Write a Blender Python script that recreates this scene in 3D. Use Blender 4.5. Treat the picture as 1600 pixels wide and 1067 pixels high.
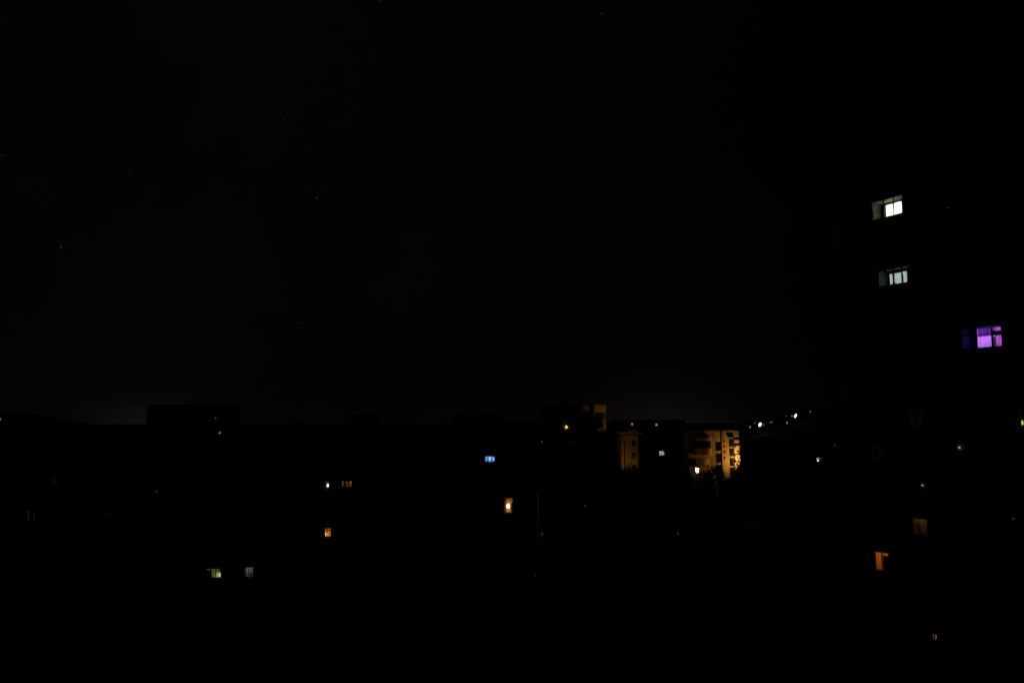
import bpy, math, random
from mathutils import Vector, Matrix, noise

# ------------------------------------------------------------------ clear
for _o in list(bpy.data.objects):
    bpy.data.objects.remove(_o, do_unlink=True)
sc = bpy.context.scene
COL = sc.collection
R = math.radians

# ------------------------------------------------------------------ camera
CAM_Z = 27.0                       # a flat on the ninth floor
F_PX = 1155.0                      # focal length in pixels of the 1600 px photograph
TILT = math.atan((660 - 533.5) / F_PX)
cam = bpy.data.cameras.new('camera')
cam.sensor_width = 36.0
cam.lens = 36.0 * F_PX / 1600.0
cam.clip_start = 0.1
cam.clip_end = 20000
camo = bpy.data.objects.new('camera', cam)
COL.objects.link(camo)
camo.location = (0, 0, CAM_Z)
camo.rotation_euler = (R(90) + TILT, 0, 0)
sc.camera = camo

# ------------------------------------------------------------------ world: night sky with town glow
world = bpy.data.worlds.new('World')
sc.world = world
world.use_nodes = True
wn, wl = world.node_tree.nodes, world.node_tree.links
wn.clear()


def wmath(op, a, b=None, c=None):
    n = wn.new('ShaderNodeMath')
    n.operation = op
    for i, v in enumerate((a, b, c)):
        if v is None:
            continue
        if isinstance(v, (int, float)):
            n.inputs[i].default_value = v
        else:
            wl.new(v, n.inputs[i])
    return n.outputs[0]


tc = wn.new('ShaderNodeTexCoord')
sep = wn.new('ShaderNodeSeparateXYZ')
wl.new(tc.outputs['Generated'], sep.inputs[0])
az = wmath('ARCTAN2', sep.outputs[0], sep.outputs[1])
el = wmath('ABSOLUTE', wmath('ARCSINE', sep.outputs[2]))


def gauss(x, x0, w):
    d = wmath('DIVIDE', wmath('SUBTRACT', x, x0), w)
    return wmath('EXPONENT', wmath('MULTIPLY', wmath('MULTIPLY', d, d), -1.0))


def falloff(x, w):
    return wmath('EXPONENT', wmath('MULTIPLY', x, -1.0 / w))


cloud = wn.new('ShaderNodeTexNoise')
cloud.inputs['Scale'].default_value = 4.5
cloud.inputs['Detail'].default_value = 8
cloud.inputs['Roughness'].default_value = 0.62
wl.new(tc.outputs['Generated'], cloud.inputs['Vector'])
cl = wmath('MAXIMUM', wmath('MULTIPLY_ADD', cloud.outputs[0], 1.3, 0.36), 0.3)


def wcol(fac, col):
    m = wn.new('ShaderNodeVectorMath')
    m.operation = 'SCALE'
    m.inputs[0].default_value = col
    wl.new(fac, m.inputs['Scale'])
    return m.outputs[0]


def wadd(a, b):
    m = wn.new('ShaderNodeVectorMath')
    m.operation = 'ADD'
    wl.new(a, m.inputs[0])
    wl.new(b, m.inputs[1])
    return m.outputs[0]


# broad dim overcast glow (stronger towards the town on the left), plus two low town glows on the horizon
base = wmath('MULTIPLY', cl, wmath('MULTIPLY_ADD', gauss(az, R(-24), R(40)), 0.93, 0.07))
sky_c = wcol(base, (0.00108, 0.00108, 0.00098))
sky_c = wadd(sky_c, wcol(wmath('MULTIPLY', falloff(el, R(2.2)), gauss(az, R(-4), R(30))), (0.00022, 0.00021, 0.00015)))
sky_c = wadd(sky_c, wcol(wmath('MULTIPLY', gauss(el, R(0.1), R(1.35)), gauss(az, R(-26.0), R(3.4))), (0.0034, 0.0033, 0.0023)))
sky_c = wadd(sky_c, wcol(wmath('MULTIPLY', falloff(el, R(1.9)), gauss(az, R(11.5), R(5.2))), (0.0043, 0.0035, 0.0023)))
nish = wn.new('ShaderNodeTexSky')
nish.sky_type = 'NISHITA'
nish.sun_disc = False
nish.sun_elevation = R(-6)
nish.sun_rotation = R(140)
bg1 = wn.new('ShaderNodeBackground')
wl.new(nish.outputs[0], bg1.inputs[0])
bg1.inputs[1].default_value = 0.0005
bg2 = wn.new('ShaderNodeBackground')
wl.new(sky_c, bg2.inputs[0])
bg2.inputs[1].default_value = 1.0
add = wn.new('ShaderNodeAddShader')
wl.new(bg1.outputs[0], add.inputs[0])
wl.new(bg2.outputs[0], add.inputs[1])
wo = wn.new('ShaderNodeOutputWorld')
wl.new(add.outputs[0], wo.inputs[0])

# ------------------------------------------------------------------ exposure and render
sc.view_settings.view_transform = 'Standard'
sc.view_settings.look = 'None'
sc.view_settings.exposure = 0.0
sc.view_settings.gamma = 1.0
sc.render.engine = 'CYCLES'
cy = sc.cycles
cy.use_denoising = True
cy.max_bounces = 6
cy.transparent_max_bounces = 12
cy.sample_clamp_indirect = 4.0
cy.use_adaptive_sampling = False
sc.render.dither_intensity = 0.6

# ------------------------------------------------------------------ helpers
rng = random.Random(7)


def ray(px, py):
    v = Vector(((px - 800) / F_PX, (533.5 - py) / F_PX, 1.0))
    fw = Vector((0, math.cos(TILT), math.sin(TILT)))
    up = Vector((0, -math.sin(TILT), math.cos(TILT)))
    return v.x * Vector((1, 0, 0)) + v.y * up + v.z * fw


def at(px, py, Y):
    d = ray(px, py)
    return Vector((0, 0, CAM_Z)) + d * (Y / d.y)


def sm(t):
    t = max(0.0, min(1.0, t))
    return t * t * (3 - 2 * t)


def g(x, y):
    z = 13 * sm((y - 130) / 90) * sm((x - 5) / 20)
    z += 34 * math.exp(-((x - 290) / 100) ** 2 / 2 - ((y - 470) / 130) ** 2 / 2)
    z += 36 * math.exp(-((x + 380) / 90) ** 2 / 2 - ((y - 520) / 100) ** 2 / 2)
    return z


class MB:
    def __init__(self):
        self.v, self.f, self.m = [], [], []

    def quad(self, a, b, c, d, mi=0):
        n = len(self.v)
        self.v += [tuple(a), tuple(b), tuple(c), tuple(d)]
        self.f.append((n, n + 1, n + 2, n + 3))
        self.m.append(mi)

    def box(self, x0, x1, y0, y1, z0, z1, mi=0):
        n = len(self.v)
        self.v += [(x, y, z) for z in (z0, z1) for y in (y0, y1) for x in (x0, x1)]
        for q in ((0, 2, 3, 1), (4, 5, 7, 6), (0, 1, 5, 4), (2, 6, 7, 3), (0, 4, 6, 2), (1, 3, 7, 5)):
            self.f.append(tuple(n + i for i in q))
            self.m.append(mi)

    def prism(self, pts, z0, z1, mi=0):
        n, k = len(self.v), len(pts)
        self.v += [(x, y, z0) for x, y in pts] + [(x, y, z1) for x, y in pts]
        for i in range(k):
            j = (i + 1) % k
            self.f.append((n + i, n + j, n + k + j, n + k + i))
            self.m.append(mi)
        self.f.append(tuple(n + k + i for i in range(k)))
        self.f.append(tuple(n + i for i in reversed(range(k))))
        self.m += [mi, mi]

    def tube(self, pts, rad, seg=6, mi=0):
        n0 = len(self.v)
        for i, p in enumerate(pts):
            p = Vector(p)
            a = Vector(pts[max(i - 1, 0)])
            b = Vector(pts[min(i + 1, len(pts) - 1)])
            t = (b - a).normalized()
            u = t.orthogonal().normalized()
            w = t.cross(u)
            r = rad[i] if isinstance(rad, (list, tuple)) else rad
            for k in range(seg):
                c, s = math.cos(2 * math.pi * k / seg), math.sin(2 * math.pi * k / seg)
                self.v.append(tuple(p + u * (r * c) + w * (r * s)))
        for i in range(len(pts) - 1):
            for k in range(seg):
                a = n0 + i * seg + k
                b = n0 + i * seg + (k + 1) % seg
                self.f.append((a, b, b + seg, a + seg))
                self.m.append(mi)
        self.f.append(tuple(n0 + (len(pts) - 1) * seg + k for k in range(seg)))
        self.m.append(mi)

    def ball(self, c, rx, ry=None, rz=None, seg=10, rings=6, mi=0):
        ry = ry or rx
        rz = rz or rx
        n = len(self.v)
        for i in range(rings + 1):
            th = math.pi * i / rings
            for k in range(seg):
                ph = 2 * math.pi * k / seg
                self.v.append((c[0] + rx * math.sin(th) * math.cos(ph), c[1] + ry * math.sin(th) * math.sin(ph), c[2] + rz * math.cos(th)))
        for i in range(rings):
            for k in range(seg):
                a = n + i * seg + k
                b = n + i * seg + (k + 1) % seg
                self.f.append((a, a + seg, b + seg, b))
                self.m.append(mi)

    def mesh(self, name, mats):
        me = bpy.data.meshes.new(name)
        me.from_pydata(self.v, [], self.f)
        for m in (mats if isinstance(mats, (list, tuple)) else [mats]):
            me.materials.append(m)
        if any(self.m):
            me.polygons.foreach_set('material_index', self.m)
        me.update()
        return me

    def build(self, name, mats, parent=None, smooth=False):
        me = self.mesh(name, mats)
        if smooth:
            me.polygons.foreach_set('use_smooth', [True] * len(me.polygons))
        return link(name, me, parent)


def link(name, data, parent=None):
    o = bpy.data.objects.new(name, data)
    COL.objects.link(o)
    if parent is not None:
        o.parent = parent
    return o


def tag(o, label, cat, group=None):
    o['label'] = label
    o['category'] = cat
    if group:
        o['group'] = group
    return o


# ------------------------------------------------------------------ materials
def principled(name, col, rough=0.85, noise_scale=None, amt=0.25, bump=0.0, spec=0.4, stretch=1.0):
    m = bpy.data.materials.new(name)
    m.use_nodes = True
    nt = m.node_tree
    b = nt.nodes['Principled BSDF']
    b.inputs['Roughness'].default_value = rough
    b.inputs['Specular IOR Level'].default_value = spec
    if noise_scale is None:
        b.inputs['Base Color'].default_value = (*col, 1)
        return m
    t = nt.nodes.new('ShaderNodeTexCoord')
    n1 = nt.nodes.new('ShaderNodeTexNoise')
    n1.inputs['Scale'].default_value = noise_scale
    n1.inputs['Detail'].default_value = 6
    n1.inputs['Roughness'].default_value = 0.65
    mp = nt.nodes.new('ShaderNodeMapping')
    mp.inputs['Scale'].default_value = (1, 1, stretch)
    nt.links.new(t.outputs['Object'], mp.inputs['Vector'])
    nt.links.new(mp.outputs[0], n1.inputs['Vector'])
    r = nt.nodes.new('ShaderNodeValToRGB')
    lo = [c * (1 - amt) for c in col]
    hi = [min(1, c * (1 + amt)) for c in col]
    r.color_ramp.elements[0].position = 0.3
    r.color_ramp.elements[0].color = (*lo, 1)
    r.color_ramp.elements[1].position = 0.7
    r.color_ramp.elements[1].color = (*hi, 1)
    nt.links.new(n1.outputs[0], r.inputs[0])
    nt.links.new(r.outputs[0], b.inputs['Base Color'])
    if bump:
        bp = nt.nodes.new('ShaderNodeBump')
        bp.inputs['Strength'].default_value = bump
        bp.inputs['Distance'].default_value = 0.03
        nt.links.new(n1.outputs[0], bp.inputs['Height'])
        nt.links.new(bp.outputs[0], b.inputs['Normal'])
    return m


def glow(name, col, strength):
    m = bpy.data.materials.new(name)
    m.use_nodes = True
    nt = m.node_tree
    nt.nodes.clear()
    e = nt.nodes.new('ShaderNodeEmission')
    e.inputs[0].default_value = (*col, 1)
    e.inputs[1].default_value = strength
    o = nt.nodes.new('ShaderNodeOutputMaterial')
    nt.links.new(e.outputs[0], o.inputs[0])
    return m


def cloth(name, col, trans=0.6):
    m = bpy.data.materials.new(name)
    m.use_nodes = True
    nt = m.node_tree
    nt.nodes.clear()
    t = nt.nodes.new('ShaderNodeTexCoord')
    n1 = nt.nodes.new('ShaderNodeTexNoise')
    n1.inputs['Scale'].default_value = 7
    n1.inputs['Detail'].default_value = 4
    nt.links.new(t.outputs['Object'], n1.inputs['Vector'])
    mx = nt.nodes.new('ShaderNodeMix')
    mx.data_type = 'RGBA'
    mx.inputs[6].default_value = (*[c * 0.62 for c in col], 1)
    mx.inputs[7].default_value = (*col, 1)
    nt.links.new(n1.outputs[0], mx.inputs[0])
    d = nt.nodes.new('ShaderNodeBsdfDiffuse')
    tr = nt.nodes.new('ShaderNodeBsdfTranslucent')
    nt.links.new(mx.outputs[2], d.inputs[0])
    nt.links.new(mx.outputs[2], tr.inputs[0])
    s = nt.nodes.new('ShaderNodeMixShader')
    s.inputs[0].default_value = trans
    nt.links.new(d.outputs[0], s.inputs[1])
    nt.links.new(tr.outputs[0], s.inputs[2])
    o = nt.nodes.new('ShaderNodeOutputMaterial')
    nt.links.new(s.outputs[0], o.inputs[0])
    return m


def pane_glass(name, tint=(0.92, 0.95, 0.93), gloss=0.06):
    m = bpy.data.materials.new(name)
    m.use_nodes = True
    nt = m.node_tree
    nt.nodes.clear()
    a = nt.nodes.new('ShaderNodeBsdfTransparent')
    a.inputs[0].default_value = (*tint, 1)
    b = nt.nodes.new('ShaderNodeBsdfGlossy')
    b.inputs['Roughness'].default_value = 0.03
    s = nt.nodes.new('ShaderNodeMixShader')
    s.inputs[0].default_value = gloss
    nt.links.new(a.outputs[0], s.inputs[1])
    nt.links.new(b.outputs[0], s.inputs[2])
    o = nt.nodes.new('ShaderNodeOutputMaterial')
    nt.links.new(s.outputs[0], o.inputs[0])
    return m


def panels(name, col, pw, ph, amt=0.12):
    """Prefabricated concrete panels: flat plaster with dark joints and rain streaks."""
    m = principled(name, col, 0.9, 0.9, amt, 0.2)
    nt = m.node_tree
    b = nt.nodes['Principled BSDF']
    src = b.inputs['Base Color'].links[0].from_socket
    t = nt.nodes.new('ShaderNodeTexCoord')
    sx = nt.nodes.new('ShaderNodeSeparateXYZ')
    nt.links.new(t.outputs['Object'], sx.inputs[0])

    def joint(sock, period):
        mm = nt.nodes.new('ShaderNodeMath')
        mm.operation = 'PINGPONG'
        nt.links.new(sock, mm.inputs[0])
        mm.inputs[1].default_value = period / 2
        lt = nt.nodes.new('ShaderNodeMath')
        lt.operation = 'LESS_THAN'
        nt.links.new(mm.outputs[0], lt.inputs[0])
        lt.inputs[1].default_value = 0.025
        return lt.outputs[0]
    mx = nt.nodes.new('ShaderNodeMath')
    mx.operation = 'MAXIMUM'
    nt.links.new(joint(sx.outputs[0], pw), mx.inputs[0])
    nt.links.new(joint(sx.outputs[2], ph), mx.inputs[1])
    mix = nt.nodes.new('ShaderNodeMix')
    mix.data_type = 'RGBA'
    nt.links.new(mx.outputs[0], mix.inputs[0])
    nt.links.new(src, mix.inputs[6])
    mix.inputs[7].default_value = (*[c * 0.45 for c in col], 1)
    nt.links.new(mix.outputs[2], b.inputs['Base Color'])
    return m


M = dict(
    ground=principled('courtyard_soil', (0.045, 0.05, 0.035), 0.95, 0.25, 0.35, 0.4),
    grey=panels('grey_panel', (0.36, 0.36, 0.34), 3.2, 2.8),
    pale=panels('pale_panel', (0.42, 0.40, 0.36), 3.0, 2.75),
    ochre=principled('ochre_plaster', (0.40, 0.31, 0.17), 0.9, 1.1, 0.5, 0.4, stretch=0.22),
    tan=principled('tan_plaster', (0.36, 0.28, 0.18), 0.9, 0.9, 0.5, 0.4, stretch=0.25),
    brick=principled('brown_brick', (0.13, 0.09, 0.06), 0.9, 1.4, 0.25, 0.3),
    lightband=principled('light_concrete_band', (0.48, 0.42, 0.33), 0.9, 1.3, 0.35, 0.3, stretch=0.5),
    roof=principled('bitumen_roof', (0.05, 0.05, 0.05), 0.9, 0.8, 0.3, 0.3),
    frame=principled('painted_window_frame', (0.55, 0.54, 0.5), 0.5, 3.0, 0.1),
    darkframe=principled('brown_window_frame', (0.06, 0.045, 0.035), 0.5, 3.0, 0.15),
    darkglass=principled('unlit_glass', (0.012, 0.013, 0.015), 0.06, spec=0.5),
    glass=pane_glass('clear_glass'),
    plaster=principled('room_plaster', (0.62, 0.6, 0.55), 0.9, 2.0, 0.06),
    loggia=principled('loggia_olive_paint', (0.032, 0.04, 0.024), 0.7, 1.5, 0.2),
    teal=principled('loggia_teal_paint', (0.13, 0.22, 0.22), 0.7, 1.5, 0.2),
    violet=principled('loggia_blue_wallpaper', (0.10, 0.09, 0.28), 0.7, 1.5, 0.25),
    ceiling=principled('loggia_ceiling_paint', (0.26, 0.32, 0.24), 0.85, 2.0, 0.15),
    metal=principled('galvanised_steel', (0.25, 0.25, 0.26), 0.5, 4.0, 0.15),
    bark=principled('bark', (0.07, 0.055, 0.04), 0.95, 3.0, 0.35, 0.5),
    leaf=principled('leaf', (0.05, 0.075, 0.03), 0.7, 2.0, 0.35),
    dark=principled('dark_cupboard', (0.05, 0.045, 0.04), 0.7, 3.0, 0.2),
    curtain=cloth('white_net_curtain', (0.8, 0.8, 0.76), 0.65),
    cream_curtain=cloth('cream_curtain', (0.75, 0.6, 0.4), 0.6),
    amber_curtain=cloth('amber_curtain', (0.75, 0.45, 0.2), 0.55),
    rose_curtain=cloth('rose_net_curtain', (0.85, 0.6, 0.6), 0.65),
    blackout=cloth('blackout_curtain', (0.03, 0.02, 0.015), 0.1),
    violet_curtain=cloth('violet_curtain', (0.22, 0.12, 0.3), 0.35),
    heavy=cloth('heavy_dark_curtain', (0.16, 0.10, 0.06), 0.25),
    blue_curtain=cloth('blue_net_curtain', (0.5, 0.65, 0.8), 0.6),
)
_gl = {}


def emis(col, s):
    k = (col, s)
    if k not in _gl:
        _gl[k] = glow('lamp_glow', col, s)
    return _gl[k]


# ------------------------------------------------------------------ setting: ground
def make_ground():
    def axis(lo, hi, n):
        return [lo + (hi - lo) * i / n for i in range(n + 1)]
    xs = [-6000, -3000, -1600, -1000] + axis(-700, 700, 112) + [1000, 1600, 3000, 6000]
    ys = [-400, -100] + axis(0, 900, 75) + [1200, 1800, 3000, 6000, 12000]
    v = [(x, y, g(x, y) + (0.5 * noise.noise((x * .03, y * .03, 0)) if y > 150 else 0)) for y in ys for x in xs]
    nx = len(xs)
    f = [(j * nx + i, j * nx + i + 1, (j + 1) * nx + i + 1, (j + 1) * nx + i) for j in range(len(ys) - 1) for i in range(nx - 1)]
    me = bpy.data.meshes.new('ground')
    me.from_pydata(v, [], f)
    me.materials.append(M['ground'])
    o = link('ground', me)
    o['kind'] = 'structure'


make_ground()


# ------------------------------------------------------------------ buildings
def wall_mesh(W, z0, z1, depth, openings, reveal=0.22, mi=0):
    """Shell of a block: front at y=0 with openings and their reveals; local x right, y inwards."""
    b = MB()
    xs = sorted({0.0, W} | {round(o[0], 4) for o in openings} | {round(o[1], 4) for o in openings})
    zs = sorted({z0, z1} | {round(o[2], 4) for o in openings} | {round(o[3], 4) for o in openings})
    for i in range(len(xs) - 1):
        xc = (xs[i] + xs[i + 1]) / 2
        cols = [o for o in openings if o[0] < xc < o[1]]
        for j in range(len(zs) - 1):
            zc = (zs[j] + zs[j + 1]) / 2
            if any(o[2] < zc < o[3] for o in cols):
                continue
            b.quad((xs[i], 0, zs[j]), (xs[i + 1], 0, zs[j]), (xs[i + 1], 0, zs[j + 1]), (xs[i], 0, zs[j + 1]))
    r = reveal
    for (a, c, d, e) in [o[:4] for o in openings]:
        b.quad((a, 0, d), (a, 0, e), (a, r, e), (a, r, d))
        b.quad((c, 0, d), (c, r, d), (c, r, e), (c, 0, e))
        b.quad((a, 0, d), (a, r, d), (c, r, d), (c, 0, d))
        b.quad((a, 0, e), (c, 0, e), (c, r, e), (a, r, e))
    b.quad((0, 0, z0), (0, 0, z1), (0, depth, z1), (0, depth, z0))
    b.quad((W, 0, z0), (W, depth, z0), (W, depth, z1), (W, 0, z1))
    b.quad((0, depth, z0), (0, depth, z1), (W, depth, z1), (W, depth, z0))
    return b


_wm = {}


def dark_window(parent, x0, x1, z0, z1, panes=3, frame='frame'):
    w, h = round(x1 - x0, 3), round(z1 - z0, 3)
    k = (w, h, panes, frame)
    if k not in _wm:
        b = MB()
        t = 0.06
        b.box(0, t, 0.10, 0.18, 0, h)
        b.box(w - t, w, 0.10, 0.18, 0, h)
        b.box(t, w - t, 0.10, 0.18, 0, t)
        b.box(t, w - t, 0.10, 0.18, h - t, h)
        for i in range(1, panes):
            x = w * i / panes
            b.box(x - t / 2, x + t / 2, 0.10, 0.18, t, h - t)
        b.box(-0.05, w + 0.05, -0.08, 0.09, -0.04, -0.003)
        b.quad((0, 0.15, 0), (w, 0.15, 0), (w, 0.15, h), (0, 0.15, h), 1)
        _wm[k] = b.mesh('window', [M[frame], M['darkglass']])
    o = link('window', _wm[k], parent)
    o.location = (x0, 0, z0)
    return o


def lit_frame(parent, x0, x1, z0, z1, bars, transoms=(), frame='frame', y=0.10, t=0.06, glass=True, sill=True):
    """Frame (a part) with each pane of glass as a sub-part. bars: x of mullions, transoms: (xa, xb, z)."""
    b = MB()
    b.box(x0, x0 + t, y, y + 0.08, z0, z1)
    b.box(x1 - t, x1, y, y + 0.08, z0, z1)
    b.box(x0 + t, x1 - t, y, y + 0.08, z0, z0 + t)
    b.box(x0 + t, x1 - t, y, y + 0.08, z1 - t, z1)
    for x in bars:
        b.box(x - t / 2, x + t / 2, y, y + 0.08, z0 + t, z1 - t)
    for (xa, xb, z) in transoms:
        b.box(xa, xb, y + 0.005, y + 0.075, z - t / 2, z + t / 2)
    if sill:
        b.box(x0 - 0.05, x1 + 0.05, -0.08, y - 0.01, z0 - 0.04, z0 - 0.003)
    fr = b.build('window', M[frame], parent)
    if glass:
        e = [x0] + list(bars) + [x1]
        for i in range(len(e) - 1):
            p = MB()
            p.quad((e[i] + t / 2, y + 0.04, z0 + t), (e[i + 1] - t / 2, y + 0.04, z0 + t), (e[i + 1] - t / 2, y + 0.04, z1 - t), (e[i] + t / 2, y + 0.04, z1 - t))
            p.build('pane', M['glass'], fr)
    return fr


def room(parent, op, x0, x1, y0, y1, z0, z1, mat='plaster', name='room'):
    """Closed box behind an opening op (x0,x1,z0,z1) at y0."""
    b = MB()
    a, c, d, e = op
    for (p, q, r_, s) in ((x0, a, z0, z1), (c, x1, z0, z1), (a, c, z0, d), (a, c, e, z1)):
        if q - p > 1e-4 and s - r_ > 1e-4:
            b.quad((p, y0, r_), (p, y0, s), (q, y0, s), (q, y0, r_))
    b.quad((x0, y0, z0), (x0, y1, z0), (x0, y1, z1), (x0, y0, z1))
    b.quad((x1, y0, z0), (x1, y0, z1), (x1, y1, z1), (x1, y1, z0))
    b.quad((x0, y0, z0), (x1, y0, z0), (x1, y1, z0), (x0, y1, z0))
    b.quad((x0, y0, z1), (x0, y1, z1), (x1, y1, z1), (x1, y0, z1))
    b.quad((x0, y1, z0), (x1, y1, z0), (x1, y1, z1), (x0, y1, z1))
    return b.build(name, M[mat], parent)


def curtain(parent, x0, x1, z0, z1, y, mat, folds=6, amp=0.035, top=None, lean=0.0):
    """Hanging cloth with folds; lean shifts the lower edge sideways (a tied-back curtain)."""
    b = MB()
    n = max(8, int(folds * 6))
    rows = 5
    ph = rng.random() * 6
    for j in range(rows + 1):
        t = j / rows
        for i in range(n + 1):
            s = i / n
            xx = x0 + (x1 - x0) * s
            xx = xx + lean * (1 - t) * s if lean < 0 else xx + lean * (1 - t) * (1 - s)
            b.v.append((xx, y + amp * math.sin(s * folds * 2 * math.pi + ph), z0 + (z1 - z0) * t))
    for j in range(rows):
        for i in range(n):
            a = j * (n + 1) + i
            b.f.append((a, a + 1, a + n + 2, a + n + 1))
            b.m.append(0)
    return b.build('curtain', M[mat], parent, True)


def lamp(parent, x, y, z, r, col, s, hang=None, name='lamp', rz=None):
    b = MB()
    b.ball((x, y, z), r, r, rz or r, 12, 8)
    o = b.build(name, emis(col, s), parent, True)
    if hang:
        t = MB()
        t.tube([(x, y, z + (rz or r)), (x, y, hang)], 0.012, 5)
        t.build('cord', M['dark'], o)
    return o


def block(name, label, origin, rz, W, depth, roof_z, base_z, cells, lit=(), wall='grey', parapet=0.5, reveal=0.22, frame='frame', extra=()):
    """A building. cells: dark windows (x0,x1,z0,z1,panes). lit: openings without a dark window."""
    root = link(name, None)
    root.empty_display_size = 2
    root.location = origin
    root.rotation_euler = (0, 0, rz)
    tag(root, label, 'building', 'dark apartment blocks' if name == 'apartment_block' else None)

    def hit(a, b):
        return a[0] < b[1] + 0.15 and a[1] > b[0] - 0.15 and a[2] < b[3] + 0.15 and a[3] > b[2] - 0.15
    cells = [c for c in cells if not any(hit(c, l) for l in list(lit) + list(extra))]
    ops = [tuple(c[:4]) for c in cells] + [tuple(l[:4]) for l in lit]
    wall_mesh(W, base_z, roof_z, depth, ops, reveal).build('wall', M[wall], root)
    for c in cells:
        dark_window(root, c[0], c[1], c[2], c[3], c[4], frame)
    b = MB()
    b.box(-0.15, W + 0.15, -0.15, depth + 0.15, roof_z + 0.002, roof_z + 0.25)
    ro = b.build('roof', M['roof'], root)
    if parapet:
        p = MB()
        t = 0.25
        z0, z1 = roof_z + 0.252, roof_z + 0.25 + parapet
        p.box(-0.1, W + 0.1, -0.1, t, z0, z1)
        p.box(-0.1, W + 0.1, depth - t, depth + 0.1, z0, z1)
        p.box(-0.1, t, t, depth - t, z0, z1)
        p.box(W - t, W + 0.1, t, depth - t, z0, z1)
        p.build('parapet', M[wall], ro)
    return root, ro


def housing(ro, x0, x1, y0, y1, z0, z1, mat='grey', name='lift_housing'):
    b = MB()
    b.box(x0, x1, y0, y1, z0, z1)
    b.box(x0 - 0.2, x1 + 0.2, y0 - 0.2, y1 + 0.2, z1 + 0.002, z1 + 0.18)
    return b.build(name, M[mat], ro)


def grid(x_list, widths, zc_list, h, panes):
    out = []
    for x, w, p in zip(x_list, widths, panes):
        for zc in zc_list:
            out.append((x - w / 2, x + w / 2, zc - h / 2, zc + h / 2, p))
    return out


WHITE = (0.95, 1.0, 0.83)
COOL = (0.72, 0.93, 0.98)
SODIUM = (1.0, 0.50, 0.12)
WARM = (1.0, 0.50, 0.15)
ORANGE = (1.0, 0.38, 0.08)

# ---- 1. the sixteen-storey tower on the right --------------------------------
# its facade plane: local x runs right/towards the camera, y inwards
TH = math.atan2(-0.86790402, 0.49673193)
P0 = Vector((29.597, 56.826, 0))
XL = Vector((math.cos(TH), math.sin(TH), 0))
T_OFF = 4.45                                        # s = 0 lies 4.45 m from the left corner
t_org = P0 - XL * T_OFF
sill = lambda k: 1.85 + 2.75 * k                    # k = 0 .. 15
cells = []
for k in range(16):
    z = sill(k)
    for (s0, s1, p) in ((-3.3, -1.55, 3), (-1.3, 1.48, 4), (2.35, 4.1, 3), (5.0, 7.9, 4), (8.35, 10.1, 3), (11.0, 13.8, 4)):
        cells.append((s0 + T_OFF, s1 + T_OFF, z, z + 1.48, p))


def S(s):
    return s + T_OFF


lit_t = dict(
    w1=(S(-1.3), S(1.28), sill(15), sill(15) + 1.5),
    w2=(S(-1.22), S(1.48), sill(13), sill(13) + 1.42),
    purple=(S(5.0), S(7.92), sill(11) + 0.05, sill(11) + 1.62),
    faint=(S(0.7), S(1.85), sill(9), sill(9) + 1.45),
    amber=(S(0.48), S(1.68), sill(6) + 0.35, sill(6) + 1.6),
    orange=(S(-3.32), S(-1.5), sill(5) + 0.02, sill(5) + 1.45),
    slits=(S(1.5), S(1.88), sill(3) + 1.28, sill(3) + 1.76),
    edge=(S(8.1), S(9.1), sill(9), sill(9) + 1.3),
    grey=(S(-2.65), S(-1.5), sill(8) + 0.05, sill(8) + 1.5),
)
tower, troof = block('apartment_tower', 'dark sixteen-storey apartment tower with white, purple and orange lit windows at far right',
                     t_org, TH, 34.0, 14.0, 47.0, -0.5, cells, lit_t.values(), 'pale', 0.6)
housing(troof, 14, 20, 4, 10, 47.26, 50.0, 'pale')
fl = lambda k: sill(k) - 0.85                        # floor of storey k
ce = lambda k: sill(k) + 1.78                        # ceiling


LOGGIA_LABEL = dict(w1='bright white lit loggia window on the top floor', w2='cool grey-white lit loggia window', purple='purple lit loggia window')


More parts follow.
